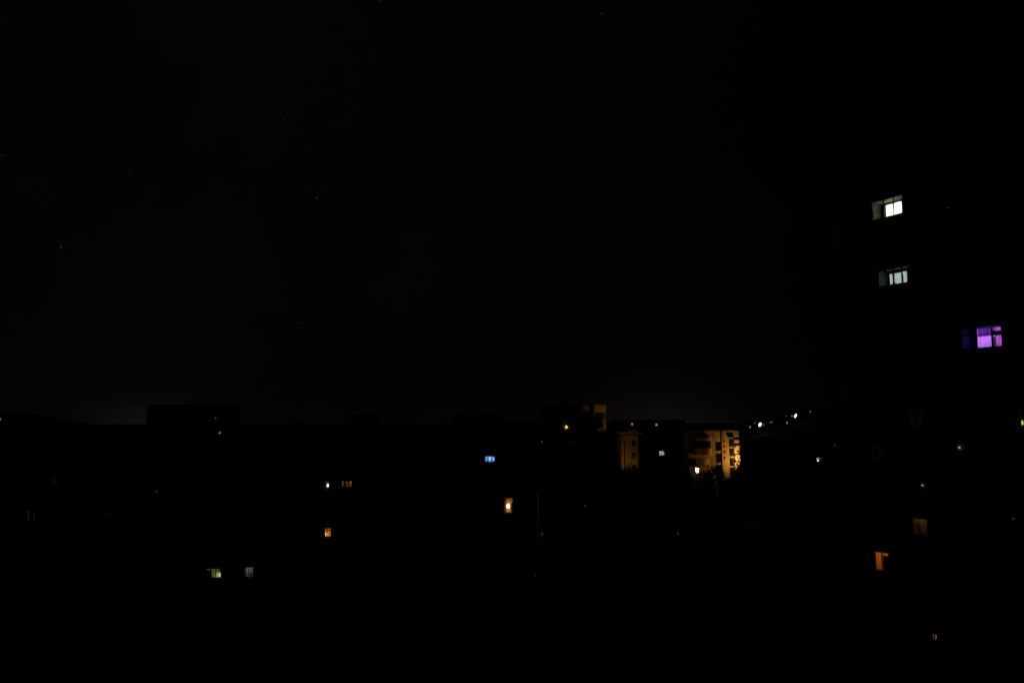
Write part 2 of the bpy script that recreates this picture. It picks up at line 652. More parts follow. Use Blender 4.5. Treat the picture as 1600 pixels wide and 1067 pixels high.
def loggia_set(key, k, inner, bars, transoms, wallmat, roomcol, lamp_s, curt, side=0.08, lamp_at=(0.0, 1.6, -0.5), lamp_r=0.16, ceil_mat='ceiling', ft=0.055):
    a, c, d, e = lit_t[key]
    fr = lit_frame(tower, a, c, d, e, bars, transoms, 'darkframe', 0.10, ft)
    fr['label'] = LOGGIA_LABEL[key]
    lx0, lx1, ly1 = a - side, c + side, 1.35
    lz0, lz1 = fl(k), e + 0.03
    ia, ic, id_, ie = inner
    # loggia: ring at y=.22 joins the reveal, back wall has the inner opening
    b = MB()
    for (p, q, r_, s_) in ((lx0, a, lz0, lz1), (c, lx1, lz0, lz1), (a, c, lz0, d), (a, c, e, lz1)):
        b.quad((p, .22, r_), (p, .22, s_), (q, .22, s_), (q, .22, r_))
    b.quad((lx0, .22, lz0), (lx0, ly1, lz0), (lx0, ly1, lz1), (lx0, .22, lz1))
    b.quad((lx1, .22, lz0), (lx1, .22, lz1), (lx1, ly1, lz1), (lx1, ly1, lz0))
    b.quad((lx0, .22, lz0), (lx1, .22, lz0), (lx1, ly1, lz0), (lx0, ly1, lz0))
    cb = MB()
    cb.quad((lx0, .22, lz1), (lx0, ly1, lz1), (lx1, ly1, lz1), (lx1, .22, lz1))
    cb.build('loggia_ceiling', M[ceil_mat], tower)
    for (p, q, r_, s_) in ((lx0, ia, lz0, lz1), (ic, lx1, lz0, lz1), (ia, ic, lz0, id_), (ia, ic, ie, lz1)):
        b.quad((p, ly1, r_), (q, ly1, r_), (q, ly1, s_), (p, ly1, s_))
    b.build('loggia', M[wallmat], tower)
    room(tower, inner, lx0 - 0.4, lx1 + 0.6, ly1 + 0.02, 4.6, lz0, lz1)
    # join between loggia back wall and the room
    for (x0, x1, z0, z1, mat, folds) in curt:
        curtain(tower, x0, x1, z0, min(z1, lz1 - .01), ly1 + 0.22, mat, folds, 0.018)
    cx = (ia + ic) / 2 + lamp_at[0]
    lamp(tower, cx, ly1 + lamp_at[1], lz1 + lamp_at[2], lamp_r, roomcol, lamp_s, lz1)


# top floor: white light behind the loggia
i1 = (S(-0.98), S(0.36), fl(15) + 0.75, sill(15) + 1.36)
loggia_set('w1', 15, i1, (S(-0.38), S(0.45)), (), 'loggia', WHITE, 330.0,
           [(i1[0] - 0.1, i1[1] + 0.1, i1[2] - .1, i1[3] + .1, 'curtain', 5)])
# two floors down: cooler and dimmer, net curtains
i2 = (S(-0.98), S(0.5), fl(13) + 0.75, sill(13) + 1.2)
loggia_set('w2', 13, i2, (S(-0.52), S(0.12), S(0.82)), (), 'teal', COOL, 62.0,
           [(i2[0] - 0.1, S(-0.02), i2[2] - .1, i2[3] + .1, 'curtain', 4), (S(0.06), S(0.3), i2[2] - .1, i2[3] + .1, 'curtain', 3), (S(0.3), S(0.44), i2[2] - .1, i2[3] + .1, 'heavy', 1), (S(0.44), i2[1] + 0.1, i2[2] - .1, i2[3] + .1, 'curtain', 1)], ft=0.10)
b_ = MB()
b_.box(S(-0.45), S(-0.15), 0.75, 1.1, fl(13), sill(13) + 0.28)
b_.build('cupboard', M['dark'], tower)
# purple room, four floors further down
i3 = (S(5.42), S(7.02), fl(11) + 0.6, sill(11) + 1.58)
loggia_set('purple', 11, i3, (S(6.02), S(7.2)), ((S(5.0), S(7.2), sill(11) + 1.02), (S(7.2), S(7.92), sill(11) + 1.02)), 'violet', (0.50, 0.17, 1.0), 120.0,
           [(S(5.36), S(6.34), i3[2] - .1, sill(11) + 1.06, 'curtain', 4), (S(6.46), S(7.08), i3[2] - .1, i3[3] + .05, 'rose_curtain', 3)],
           lamp_at=(-0.45, 1.2, -0.45), ceil_mat='teal')
b_ = MB()
b_.box(S(6.34), S(6.47), 1.36, 1.46, i3[2], i3[3])
b_.box(S(6.47), S(7.02), 1.37, 1.45, sill(11) + 1.0, sill(11) + 1.32)
b_.build('inner_frame', M['dark'], tower)
curtain(tower, S(5.36), S(6.34), sill(11) + 1.02, i3[3] + .02, 1.52, 'violet_curtain', 3)


def simple_lit(key_or_rect, parent, base_k=None, bars=(), transoms=(), zf=None, zc=None, col=WARM, s=50, lamp_at=(0.5, 1.4, 0.7), r=0.12, curt=(), frame='darkframe', pad=0.5, deep=3.0, hang=True, rz=None, ft=0.055, lab=None):
    a, c, d, e = key_or_rect
    fr = lit_frame(parent, a, c, d, e, bars, transoms, frame, 0.10, ft)
    if lab:
        fr['label'] = lab
    zf = d - 0.6 if zf is None else zf
    zc = e + 0.25 if zc is None else zc
    room(parent, (a, c, d, e), a - pad, c + pad, 0.222, deep, zf, zc)
    for q in curt:
        x0, x1, z0, z1, mat, folds = q[:6]
        W_, H_ = c - a, e - d
        curtain(parent, a + x0 * W_, a + x1 * W_, d + z0 * H_, d + z1 * H_, 0.42, mat, folds, 0.03, None, q[6] * W_ if len(q) > 6 else 0.0)
    lx = a + lamp_at[0] * (c - a)
    lz = d + lamp_at[2] * (e - d)
    return lamp(parent, lx, lamp_at[1], lz, r, col, s, zc if hang else None, 'lamp', rz)


# amber two-pane window: lamp high behind curtains
a_, c_, d_, e_ = lit_t['amber']
simple_lit(lit_t['amber'], tower, lab='dim amber two-pane window', bars=(S(0.99),), transoms=((S(0.48), S(0.99), d_ + .78),), col=(1.0, 0.55, 0.17), s=7.0, lamp_at=(0.45, 0.8, 1.02), r=0.07,
           curt=((-.3, 1.05, -.1, 1.1, 'cream_curtain', 4),))
# orange window with a drawn-back curtain and a dark one
a_, c_, d_, e_ = lit_t['orange']
simple_lit(lit_t['orange'], tower, lab='orange window with drawn curtains', bars=(S(-2.68), S(-2.12)), col=ORANGE, s=46.0, lamp_at=(0.5, 1.5, 0.85), r=0.12,
           curt=((-.3, 0.26, -.1, 1.1, 'blackout', 4), (0.26, 0.56, -.1, 1.1, 'amber_curtain', 2), (0.54, 1.05, 0.78, 1.1, 'amber_curtain', 2), (0.6, 1.1, -.1, 0.8, 'blackout', 3), (.54, .62, -.1, .8, 'amber_curtain', 1)))
# narrow amber slits between shutters low on the tower
a_, c_, d_, e_ = lit_t['slits']
simple_lit(lit_t['slits'], tower, lab='two narrow amber slits of light', bars=(S(1.65), S(1.69), S(1.73)), col=(1.0, 0.66, 0.2), s=60, lamp_at=(0.6, 1.0, 0.4), r=0.1,
           curt=((-.6, 1.1, -.1, 1.1, 'amber_curtain', 4),))
simple_lit(lit_t['faint'], tower, bars=(S(1.3),), col=WHITE, s=0.5, lamp_at=(0.62, 0.9, 0.35), r=0.035, hang=False, rz=0.16,
           curt=((-.05, .55, -.1, 1.1, 'curtain', 3),))
simple_lit(lit_t['grey'], tower, bars=(S(-2.1),), col=COOL, s=0.16, lamp_at=(0.6, 1.4, .8), r=0.12,
           curt=((-.05, 1.05, -.1, 1.1, 'curtain', 3),))
simple_lit(lit_t['edge'], tower, bars=(), col=(1.0, 0.75, 0.12), s=0.75, lamp_at=(0.22, 0.6, 0.3), r=0.06, hang=False, rz=0.17,
           curt=((.42, 1.05, -.1, 1.1, 'blackout', 3), (-.4, .12, -.1, 1.1, 'blackout', 2)))
for (s_, z_, col, st, r_) in ((-4.43, 25.24, COOL, 0.32, 0.07), (-1.56, 22.40, (0.8, 0.85, 0.3), 0.25, 0.07), (-7.65, 20.65, WHITE, 0.03, 0.06), (-4.73, 42.6, WHITE, 0.022, 0.05)):
    lamp(tower, S(-s_), -0.08, z_, r_, col, st, name='wall_lamp')


# ---- 2. the blocks across the courtyard ----------------------------------------
def frontal(Y, px0, px1):
    return at(px0, 660, Y).x, at(px1, 660, Y).x


def local_rect(px, py, wpx, hpx, x0, Y):
    """Opening in facade coordinates from the seen centre and size."""
    c = at(px, py, Y)
    k = F_PX / (Y / math.cos(TILT)) * 1.0
    return (c.x - x0 - wpx / 2 / k, c.x - x0 + wpx / 2 / k, c.z - hpx / 2 / k, c.z + hpx / 2 / k)


def dot(parent, px, py, Y, x0, r, col, s, name='wall_lamp', rz=None):
    c = at(px, py, Y)
    return lamp(parent, c.x - x0, -0.1, c.z, r, col, s, name=name, rz=rz)


def cols(W, pitch, w, p):
    n = int((W - 1.0) / pitch)
    off = (W - (n - 1) * pitch) / 2
    return [off + i * pitch for i in range(n)], [w] * n, [p if i % 3 else 2 for i in range(n)]


# left slab, green and grey windows
Y = 108.0
x0, x1 = frontal(Y, -60, 392)
W = x1 - x0
zc = [2.24 + 2.8 * k for k in range(8)]
xs_, ws_, ps_ = cols(W, 3.2, 1.9, 3)
L_green = local_rect(333.5, 895, 24, 15, x0, Y)
L_grey = local_rect(388, 893.5, 14, 15, x0, Y)
L_u = local_rect(47.5, 805.5, 13, 16, x0, Y)
L_dim = local_rect(85, 752, 12, 12, x0, Y)
slabL, roofL = block('apartment_block', 'long dark block at far left with a green and a grey window low down',
                     (x0, Y, 0), 0, W, 12, 24.3, -0.5, grid(xs_, ws_, zc, 1.4, ps_), (L_green, L_grey, L_u, L_dim), 'grey', 0.5)
for hx in (W * 0.25, W * 0.6):
    housing(roofL, hx - 1.2, hx + 1.2, 5, 8, 24.56, 25.7)
gw = L_green[1] - L_green[0]
simple_lit(L_green, slabL, lab='green lit three-pane window', bars=(L_green[0] + gw * .32, L_green[0] + gw * .62), col=(0.75, 0.95, 0.36), s=44, lamp_at=(0.82, 0.9, 0.3), r=0.08, hang=False, ft=0.12,
           curt=((-.02, .3, -.1, .72, 'heavy', 3), (.3, .58, -.1, .62, 'curtain', 2), (-.02, .58, .72, 1.1, 'curtain', 4), (.8, 1.02, .5, 1.1, 'heavy', 2), (.62, 1.02, -.1, .55, 'curtain', 2)))
gw = L_grey[1] - L_grey[0]
simple_lit(L_grey, slabL, lab='pale grey lit two-pane window', bars=(L_grey[0] + gw * .47,), transoms=((L_grey[0], L_grey[1], L_grey[2] + .55),), col=COOL, s=16, lamp_at=(0.2, 1.3, 0.7), r=0.1,
           curt=((-.02, .5, -.1, 1.1, 'curtain', 2), (.55, 1.02, .3, 1.1, 'curtain', 3)))
gw = L_u[1] - L_u[0]
simple_lit(L_u, slabL, lab='dim window lit only along its curtain edges', bars=(), col=(0.8, 0.85, 0.6), s=1.3, lamp_at=(0.72, 0.9, 0.25), r=0.06, hang=False, rz=0.3,
           curt=((0.02, .2, .25, 1.05, 'curtain', 2), (.22, .66, -.1, 1.1, 'heavy', 4), (0.86, 1.02, -.1, 1.1, 'heavy', 2), (.66, .86, .5, 1.1, 'curtain', 1)))
simple_lit(L_dim, slabL, bars=(), col=COOL, s=0.25, lamp_at=(0.5, 1.4, .8), r=0.12, curt=((-.05, 1.05, -.1, 1.1, 'curtain', 4),))  # weak lamp added behind this window to imitate a faint reflection
dot(slabL, 245, 768, Y, x0, 0.08, WHITE, 0.06)
dot(slabL, 166, 801, Y, x0, 0.06, WHITE, 0.035)

# middle slab: amber three-pane window, white lamp, orange window
Y = 130.0
x0, x1 = frontal(Y, 372, 690)
W = x1 - x0
zc = [2.05 + 2.83 * k for k in range(9)]
xs_, ws_, ps_ = cols(W, 3.3, 1.9, 3)
M_amber = local_rect(541, 756, 20, 11, x0, Y)
M_white = local_rect(510.5, 758, 9, 12, x0, Y)
M_or = local_rect(512, 831.5, 11, 14, x0, Y)
slabM, roofM = block('apartment_block', 'dark nine-storey block in middle with an amber three-pane window beside a white lamp',
                     (x0, Y, 0), 0, W, 12, 25.9, -0.5, grid(xs_, ws_, zc, 1.4, ps_), (M_amber, M_white, M_or), 'grey', 0.45)
for (pa, pb, py) in ((548, 586, 650),):
    ha, hb = at(pa, 660, Y + 4).x - x0, at(pb, 660, Y + 4).x - x0
    housing(roofM, ha, hb, 4, 8, 26.16, at(pa, py, Y + 4).z)
gw = M_amber[1] - M_amber[0]
simple_lit(M_amber, slabM, lab='amber three-pane window', bars=(M_amber[0] + gw * .36, M_amber[0] + gw * .66), col=(1.0, 0.56, 0.16), s=32, lamp_at=(0.55, 1.3, 1.0), r=0.1, ft=0.16, 
           curt=((-.02, .14, -.1, 1.1, 'heavy', 1), (.14, .38, -.1, 1.1, 'amber_curtain', 1), (.48, .62, -.1, 1.1, 'amber_curtain', 1), (.36, .48, -.1, 1.1, 'heavy', 1), (.72, .88, -.1, 1.1, 'amber_curtain', 1), (.88, 1.02, -.1, 1.1, 'heavy', 1)))
simple_lit(M_white, slabM, lab='dark window with a bright white lamp', bars=(), col=(0.72, 0.85, 1.0), s=2.4, lamp_at=(0.5, 0.7, 0.45), r=0.17, hang=False, rz=0.28,
           curt=((-.02, .2, -.1, 1.1, 'heavy', 2), (.8, 1.02, -.1, 1.1, 'heavy', 2)))
gw = M_or[1] - M_or[0]
simple_lit(M_or, slabM, lab='orange two-pane window', bars=(M_or[0] + gw * .45,), col=(1.0, 0.42, 0.1), s=46, lamp_at=(0.3, 0.8, 0.3), r=0.12, hang=False, ft=0.1,
           curt=((-.02, .45, .45, 1.1, 'amber_curtain', 1), (.5, .95, -.1, 1.1, 'amber_curtain', 2), (-.02, .5, -.1, .5, 'cream_curtain', 2)))

# second middle slab: blue window, tall orange window
Y = 133.0
x0, x1 = frontal(Y, 692, 848)
W = x1 - x0
zc = [3.4 + 2.83 * k for k in range(8)]
xs_, ws_, ps_ = cols(W, 3.1, 1.9, 3)
N_blue = local_rect(765.5, 717, 18, 11, x0, Y)
N_tall = local_rect(794, 789.5, 13, 22, x0, Y)
slabN, roofN = block('apartment_block', 'dark block in middle with a blue three-pane window and a tall glowing orange window',
                     (x0, Y, 0), 0, W, 12, 26.3, -0.5, grid(xs_, ws_, zc, 1.4, ps_), (N_blue, N_tall), 'pale', 0.4)
ha, hb = at(704, 660, Y + 4).x - x0, at(780, 660, Y + 4).x - x0
housing(roofN, ha, hb, 4, 9, 26.56, at(704, 651, Y + 4).z)
for (ro_, ax, az_, ah) in ((roofM, 6.0, 26.16, 2.6), (roofM, 19.5, 26.16, 2.2), (roofN, 3.0, 26.56, 2.4), (roofN, 15.0, 26.56, 1.8), (roofL, 20.0, 24.56, 2.4)):
    b_ = MB()
    b_.tube([(ax, 5, az_), (ax, 5, az_ + ah)], 0.035, 5)
    for q_ in (0.7, 0.82, 0.94):
        b_.tube([(ax - .5, 5, az_ + ah * q_), (ax + .5, 5, az_ + ah * q_)], 0.02, 4)
    b_.build('aerial', M['metal'], ro_)
gw = N_blue[1] - N_blue[0]
simple_lit(N_blue, slabN, lab='blue lit three-pane window', bars=(N_blue[0] + gw * .33, N_blue[0] + gw * .64), col=(0.30, 0.58, 1.0), s=150, lamp_at=(0.5, 1.0, 0.75), r=0.11, ft=0.2,
           curt=((.1, .3, -.1, 1.1, 'blue_curtain', 2), (-.05, .1, -.1, .6, 'blue_curtain', 1), (.38, .6, .15, 1.1, 'blue_curtain', 2), (.68, .82, -.1, 1.1, 'blue_curtain', 1), (.86, 1.02, .1, 1.1, 'blue_curtain', 2)))
gw = N_tall[1] - N_tall[0]
simple_lit(N_tall, slabN, lab='tall orange window with a glowing lamp', bars=(N_tall[0] + gw * .24,), col=(1.0, 0.52, 0.16), s=22, lamp_at=(0.5, 0.8, 0.42), r=0.24, hang=False, rz=0.36,
           curt=((-.02, .2, -.1, 1.1, 'heavy', 2), (.2, .95, .6, 1.1, 'amber_curtain', 4), (.8, 1.02, -.1, .62, 'heavy', 1), (.15, .85, -.1, .17, 'amber_curtain', 2)))
dot(slabN, 847, 690, Y, x0, 0.12, WHITE, 0.07)
dot(slabN, 836, 898, Y, x0, 0.08, WHITE, 0.04)

# five-storey block in front of the lamp-lit ones
Y = 120.0
x0, x1 = frontal(Y, 842, 1112)
W = x1 - x0
zc = [2.4 + 2.8 * k for k in range(5)]
xs_, ws_, ps_ = cols(W, 3.2, 1.9, 3)
low, roofLow = block('apartment_block', 'unlit five-storey block standing in front of the lamp-lit houses, tiny lights on its wall',
                     (x0, Y, 0), 0, W, 11, 15.6, -0.5, grid(xs_, ws_, zc, 1.4, ps_), (), 'grey', 0.35)
for hx in (W * .2, W * .5, W * .8):
    housing(roofLow, hx - .6, hx + .6, 5, 6.2, 15.86, 16.7, 'brick', 'chimney')
for (px, py, s) in ((914, 790, .07), (847, 834, .12), (1059, 833, .07)):
    dot(low, px, py, Y, x0, 0.08, WHITE, s)

# far block on the left skyline
Y = 260.0
x0, x1 = frontal(Y, 229, 354)
W = x1 - x0
zc = [2.4 + 2.8 * k for k in range(11)]
xs_, ws_, ps_ = cols(W, 3.2, 1.9, 3)
far, roofFar = block('apartment_block', 'black flat-roofed block rising above the left skyline against the faint glow',
                     (x0, Y, 0), 0, W, 13, 32.6, -0.5, grid(xs_, ws_, zc, 1.4, ps_), (), 'grey', 0.5)
dot(far, 337, 653, Y, x0, 0.2, WHITE, 0.07)
dot(far, 343.5, 676, Y, x0, 0.22, (1, .95, .75), 0.35)

# dark tower with the yellow lamp
Y = 200.0
x0, x1 = frontal(Y, 851, 909)
W = x1 - x0
zc = [4.0 + 2.8 * k for k in range(10)]
xs_, ws_, ps_ = cols(W, 3.2, 1.9, 3)
yel, roofY = block('apartment_block', 'narrow dark block with one yellow lamp, left of the amber-lit wing',
                   (x0, Y, 0), 0, W, 12, 31.6, -0.5, grid(xs_, ws_, zc, 1.4, ps_), (), 'grey', 0.5)
dot(yel, 885, 667, Y, x0, 0.32, (1.0, 0.8, 0.12), 1.0, rz=0.42)
dot(yel, 896, 690, Y, x0, 0.24, WHITE, 0.07)

# amber-lit wing behind it
Y = 215.0
x0, x1 = frontal(Y, 910, 947)
W = x1 - x0
ztop = at(930, 632, Y).z
rec = (W * .42, W * .52, 14.0, ztop - 0.5)
cc = []
for k in range(5):
    z = ztop - 3.9 - 2.8 * k
    cc += [(W * .08, W * .34, z, z + 1.4, 2), (W * .6, W * .9, z, z + 1.4, 2)]
wing, roofW = block('apartment_block', 'brown block with a pale top band, lit amber, half behind a tree',
                    (x0, Y, 0), 0, W, 12, ztop, 8.0, cc, (), 'brick', 0.3, 0.22, 'darkframe', (rec,))
b_ = MB()
b_.box(-0.02, W * .42, -0.06, -0.004, ztop - 2.1, ztop - 0.05)
b_.build('concrete_band', M['tan'], wing)  # left band gets a darker material: its weaker light put into the colour
b_ = MB()
b_.box(W * .5, W + 0.06, -0.06, -0.004, ztop - 2.1, ztop - 0.05)
b_.build('concrete_band', M['lightband'], wing)
b_ = MB()
b_.box(W * .42 + .01, W * .5 - .01, -0.9, -0.01, 9, ztop + 0.1)
b_.build('recess_shade_box', M['dark'], wing)  # added dark box stands in for the shaded gap between the bands

# dark block behind the lit stair house
Y = 197.0
x0, x1 = frontal(Y, 962, 1070)
W = x1 - x0
zc = [8.0 + 2.8 * k for k in range(6)]
xs_, ws_, ps_ = cols(W, 3.2, 1.9, 3)
Q_w = local_rect(1034, 708, 8, 7, x0, Y)
Q, roofQ = block('apartment_block', 'dark block with two tiny lights under its roof and one small white window',
                 (x0, Y, 0), 0, W, 12, at(1000, 659, Y).z, 2.0, grid(xs_, ws_, zc, 1.4, ps_), (Q_w,), 'grey', 0.3)
gw = Q_w[1] - Q_w[0]
simple_lit(Q_w, Q, lab='small white lit window', bars=(Q_w[0] + gw * .42,), col=(0.95, 0.95, 0.97), s=34, lamp_at=(0.5, 1.2, 0.6), r=0.12, curt=((-.02, 1.02, -.1, 1.1, 'curtain', 4),))
dot(Q, 987.5, 662.5, Y, x0, 0.22, WHITE, 0.28)
dot(Q, 1025.5, 663.5, Y, x0, 0.22, WHITE, 0.34)

# narrow lit house with an overhanging roof slab
Y = 170.0
x0, x1 = frontal(Y, 970.5, 996.5)
W = x1 - x0
zt = at(985, 680, Y).z
cc = []
for k in range(5):
    z = zt - 2.2 - 2.8 * k
    cc += [(W * .62, W * .88, z - .2, z + 1.2, 2)]
strip = (W * .14, W * .24, zt - 9.0, zt - 1.2, 1)
P, roofP = block('stair_house', 'narrow ochre house front under an overhanging roof slab, dimly lit amber',
                 (x0, Y, 0), 0, W, 9, zt, 3.0, cc + [strip], (), 'tan', 0.0)
b_ = MB()
b_.box(-0.55, W + 0.75, -0.45, 9.2, zt + 0.252, zt + 0.75)
b_.build('roof_slab', M['tan'], roofP)
hx0, hx1 = at(980.5, 660, Y).x - x0, at(993, 660, Y).x - x0
b_ = MB()
b_.box(hx0, hx1, -0.44, 3.0, zt + 0.752, at(980, 671.5, Y).z)
b_.build('roof_housing', M['tan'], roofP)

# corner house lit by the street lamp
Y = 178.0
x0, x1 = frontal(Y, 1075, 1153.5)
W = x1 - x0
zt = at(1110, 673, Y).z


def zz(py):
    return at(1110, py, Y).z


def xx(px):
    return at(px, 660, Y).x - x0


cc = [(xx(1130) - .25, xx(1130) + .25, zz(py) - .4, zz(py) + .3, 1) for py in (688.5, 696.5, 705.5, 714.5)]
cc += [(xx(1116.5), xx(1125), zz(690 + 18 * k + 14), zz(690 + 18 * k), 1) for k in range(4)]
cc += [(xx(1138), xx(1144.5), zz(685 + 15 * k + 12.5), zz(685 + 15 * k), 1) for k in range(4)]
Rw = local_rect(1089.5, 734.5, 5.5, 7.5, x0, Y)
Rb, roofR = block('corner_house', 'ochre plastered corner house lit amber from its right by a street lamp',
                  (x0, Y, 0), 0, W, 12, zt, 2.0, cc, (Rw,), 'ochre', 0.0, 0.3, 'darkframe')
b_ = MB()
b_.prism([(-0.3, 1.5), (xx(1131), 1.5), (xx(1131), 8), (-0.3, 8)], zt + 0.252, zt + 1.15)
b_.build('attic', M['roof'], roofR)
b_ = MB()
b_.box(xx(1145), xx(1150.5), 0.2, 1.4, zt + 0.252, zt + 0.7)
b_.build('chimney', M['lightband'], roofR)
# rounded glazed bays on the left half


def bay_plan(out, rad, xa, xb):
    pts = [(xa, -0.004), (xa, -out)]
    for i in range(9):
        a = math.pi / 2 * i / 8
        pts.append((xb - rad + rad * math.sin(a), -out + rad - rad * math.cos(a)))
    pts.append((xb, -0.004))
    return pts


for (za, zb, out, mat, nm) in ((682.3, 684.6, 2.5, 'tan', 'bay_canopy'), (684.7, 688.4, 2.3, 'ochre', 'bay_lintel'), (688.5, 699.5, 2.15, 'darkglass', 'bay_glazing'),
                               (699.6, 709.5, 2.35, 'ochre', 'bay_parapet'), (716, 725, 1.5, 'tan', 'balcony')):
    b_ = MB()
    b_.prism(bay_plan(out, 1.5, xx(1081) + (2.5 - out) * .3, xx(1109.5) - (2.5 - out) * .6), zz(zb), zz(za))
    b_.build(nm, M[mat], Rb)
b_ = MB()
b_.box(xx(1136.8), xx(1145.6), -0.5, -0.004, zz(683.6), zz(682.2))
b_.build('window_canopy', M['dark'], Rb)
b_ = MB()
b_.box(xx(1126.5), xx(1128.8), -0.22, -0.004, 8, zt - .2)
b_.build('pilaster', M['ochre'], Rb)
b_ = MB()
b_.box(xx(1145.6), xx(1153.2), -0.35, -0.004, 8, zz(687))
b_.build('bay_pier', M['lightband'], Rb)
for py in (697.5, 711, 719, 733):
    b_ = MB()
    b_.box(xx(1146.4), xx(1153.8), -0.75, -0.352, zz(py + 2.2), zz(py - 1.5))
    b_.build('highlight_slab', M['lightband'], Rb)  # pale slabs added to imitate bright highlights on the pier
gw = Rw[1] - Rw[0]
simple_lit(Rw, Rb, lab='small bright white window', bars=(), col=(1.0, 0.95, 0.86), s=260, lamp_at=(0.5, 1.0, 0.55), r=0.14, curt=((-.02, 1.02, -.1, 1.1, 'curtain', 3),))

# small house on the right slope
Y = 200.0
hp = at(1280, 718, Y)
gz = g(hp.x, Y)
x0 = at(1266, 660, Y).x
W = at(1298, 660, Y).x - x0
H_w = local_rect(1280, 718, 9, 7, x0, Y)
hz = H_w[3] + 1.2
house, roofH = block('hillside_house', 'small dark house on the right slope with a dim greenish window',
                     (x0, Y, 0), 0, W, 8, hz, min(gz - 3, hz - 5), [(.8, 1.9, H_w[2], H_w[3], 2), (W - 1.9, W - .8, H_w[2], H_w[3], 2)], (H_w,), 'pale', 0.0)
b_ = MB()
n = len(b_.v)
b_.v += [(-.5, -.5, hz + .252), (W + .5, -.5, hz + .252), (W + .5, 8.5, hz + .252), (-.5, 8.5, hz + .252), (.5, 4, hz + 3), (W - .5, 4, hz + 3)]
b_.f += [(0, 1, 5, 4), (1, 2, 5), (2, 3, 4, 5), (3, 0, 4)]
b_.m += [0] * 4
b_.build('gable', M['roof'], roofH)
gw = H_w[1] - H_w[0]
simple_lit(H_w, house, lab='dim greenish window', bars=(H_w[0] + gw * .5,), col=(0.8, 0.95, 0.65), s=26, lamp_at=(0.45, 1.0, 0.25), r=0.14, hang=False,
           curt=((-.02, .35, -.1, .6, 'heavy', 2), (.65, 1.02, -.1, 1.1, 'heavy', 2), (-.02, .65, .6, 1.1, 'curtain', 2)))


# ------------------------------------------------------------------ street lamps that light the amber walls
def street_lamp(label, head, ground_z, target, col, watts, cone=110):
    """Pole with a shielded head turned to the wall it lights."""
    root = link('street_lamp', None)
    root.location = (head.x, head.y, ground_z)
    tag(root, label, 'street lamp', 'shielded street lamps behind the trees')
    h = head.z - ground_z
    b = MB()
    b.tube([(0, 0, -0.3), (0, 0, h * .6), (0, 0, h - .18)], [.11, .085, .06], 8)
    b.build('pole', M['metal'], root, True)
    d = (Vector(target) - Vector(head)).normalized()
    q = d.to_track_quat('-Z', 'Y')
    hd = MB()
    hd.box(-.3, .3, -.22, .22, .03, .2)                      # back of the housing
    hd.box(-.3, .3, .16, .22, -.22, .028)                    # visor
    hd.box(-.3, .3, -.22, -.16, -.22, .028)
    hd.box(-.3, -.24, -.158, .158, -.22, .028)
    hd.box(.24, .3, -.158, .158, -.22, .028)
    o = hd.build('lamp_head', M['metal'], root)
    o.location = (0, 0, h)
    o.rotation_mode = 'QUATERNION'
    o.rotation_quaternion = q
    ln = MB()
    ln.box(-.22, .22, -.14, .14, 0.0, .025)
    ln.build('lens', emis(col, 12.0), o)
    L = bpy.data.lights.new('lamp_light', 'SPOT')
    L.energy = watts
    L.color = col
    L.shadow_soft_size = 0.12
    L.spot_size = R(cone)
    L.spot_blend = 0.6
    lo = link('lamp_light', L, o)
    lo.location = (0, 0, -.24)
    return root


p = at(1161, 719, 174.9)
street_lamp('sodium street lamp hidden by the tree right of the ochre corner house', p, g(p.x, p.y), at(1128, 708, 178), SODIUM, 1050, 160)
p = at(963, 738, 164.5)
street_lamp('sodium street lamp behind trees left of the narrow ochre house front', p, g(p.x, p.y), at(981, 694, 170), SODIUM, 240, 95)
p = at(953, 684, 210)
street_lamp('sodium street lamp behind trees right of the brown block with a pale band', p, g(p.x, p.y), at(938, 648, 215), SODIUM, 420, 80)


# ------------------------------------------------------------------ lights on the right hill and at the left edge
def hill_lamp(label, px, py, col, s, r, rz=None, height=5.0, group='lamps scattered along the dark hill', tilt=0.0, y0=330, y1=470):
    best = None
    Y = y0
    while Y < y1:
        p = at(px, py, Y)
        d = p.z - g(p.x, Y)
        if best is None or abs(d - height) < abs(best[0] - height):
            best = (d, p)
        Y += 2
    d, p = best
    gz = g(p.x, p.y)
    root = link('hillside_lamp', None)
    root.location = (p.x, p.y, gz)
    tag(root, label, 'lamp', group)
    h = max(d, 1.0)
    b = MB()
    b.tube([(0, .3, -.5), (0, .3, h)], [.09, .06], 6)
    b.build('pole', M['metal'], root, True)
    b = MB()
    b.ball((0, 0, 0), r, r * .8, rz or r, 10, 6)
    o = b.build('lamp_head', emis(col, s), root, True)
    o.location = (0, 0, h)
    o.rotation_euler = (0, tilt, 0)
    return root


HW = (1.0, 0.9, 0.66)
hill_lamp('small pale lamp lowest and leftmost on the right hill', 1172, 667, WHITE, 0.24, 0.32, .55, tilt=.4)
hill_lamp('very faint lamp just left of the brightest lamp on the right hill', 1179.5, 660.5, WHITE, 0.06, 0.45)
hill_lamp('brightest warm white lamp on the right hill', 1187.5, 663.3, HW, 3.0, 0.68, 1.05, tilt=.45)
hill_lamp('very faint lamp touching the brightest hill lamp on its right', 1193, 663.3, (1, .7, .4), 0.10, 0.42)
hill_lamp('left of a faint pair of lamps midway up the right hill', 1203.8, 659.6, WHITE, 0.07, 0.45)
hill_lamp('right of a faint pair of lamps midway up the right hill', 1206.6, 659.3, WHITE, 0.06, 0.42)
hill_lamp('faint lamp standing alone below the orange-white hill lamp', 1229.7, 660.2, WHITE, 0.22, 0.35, .6)
hill_lamp('barely visible lamp left of the orange-white hill lamp', 1228.5, 649.3, WHITE, 0.04, 0.42)
hill_lamp('small grey lamp beside the orange-white lamp on the hill', 1237.6, 649.8, (1, .85, .75), 0.2, 0.42, tilt=.6)
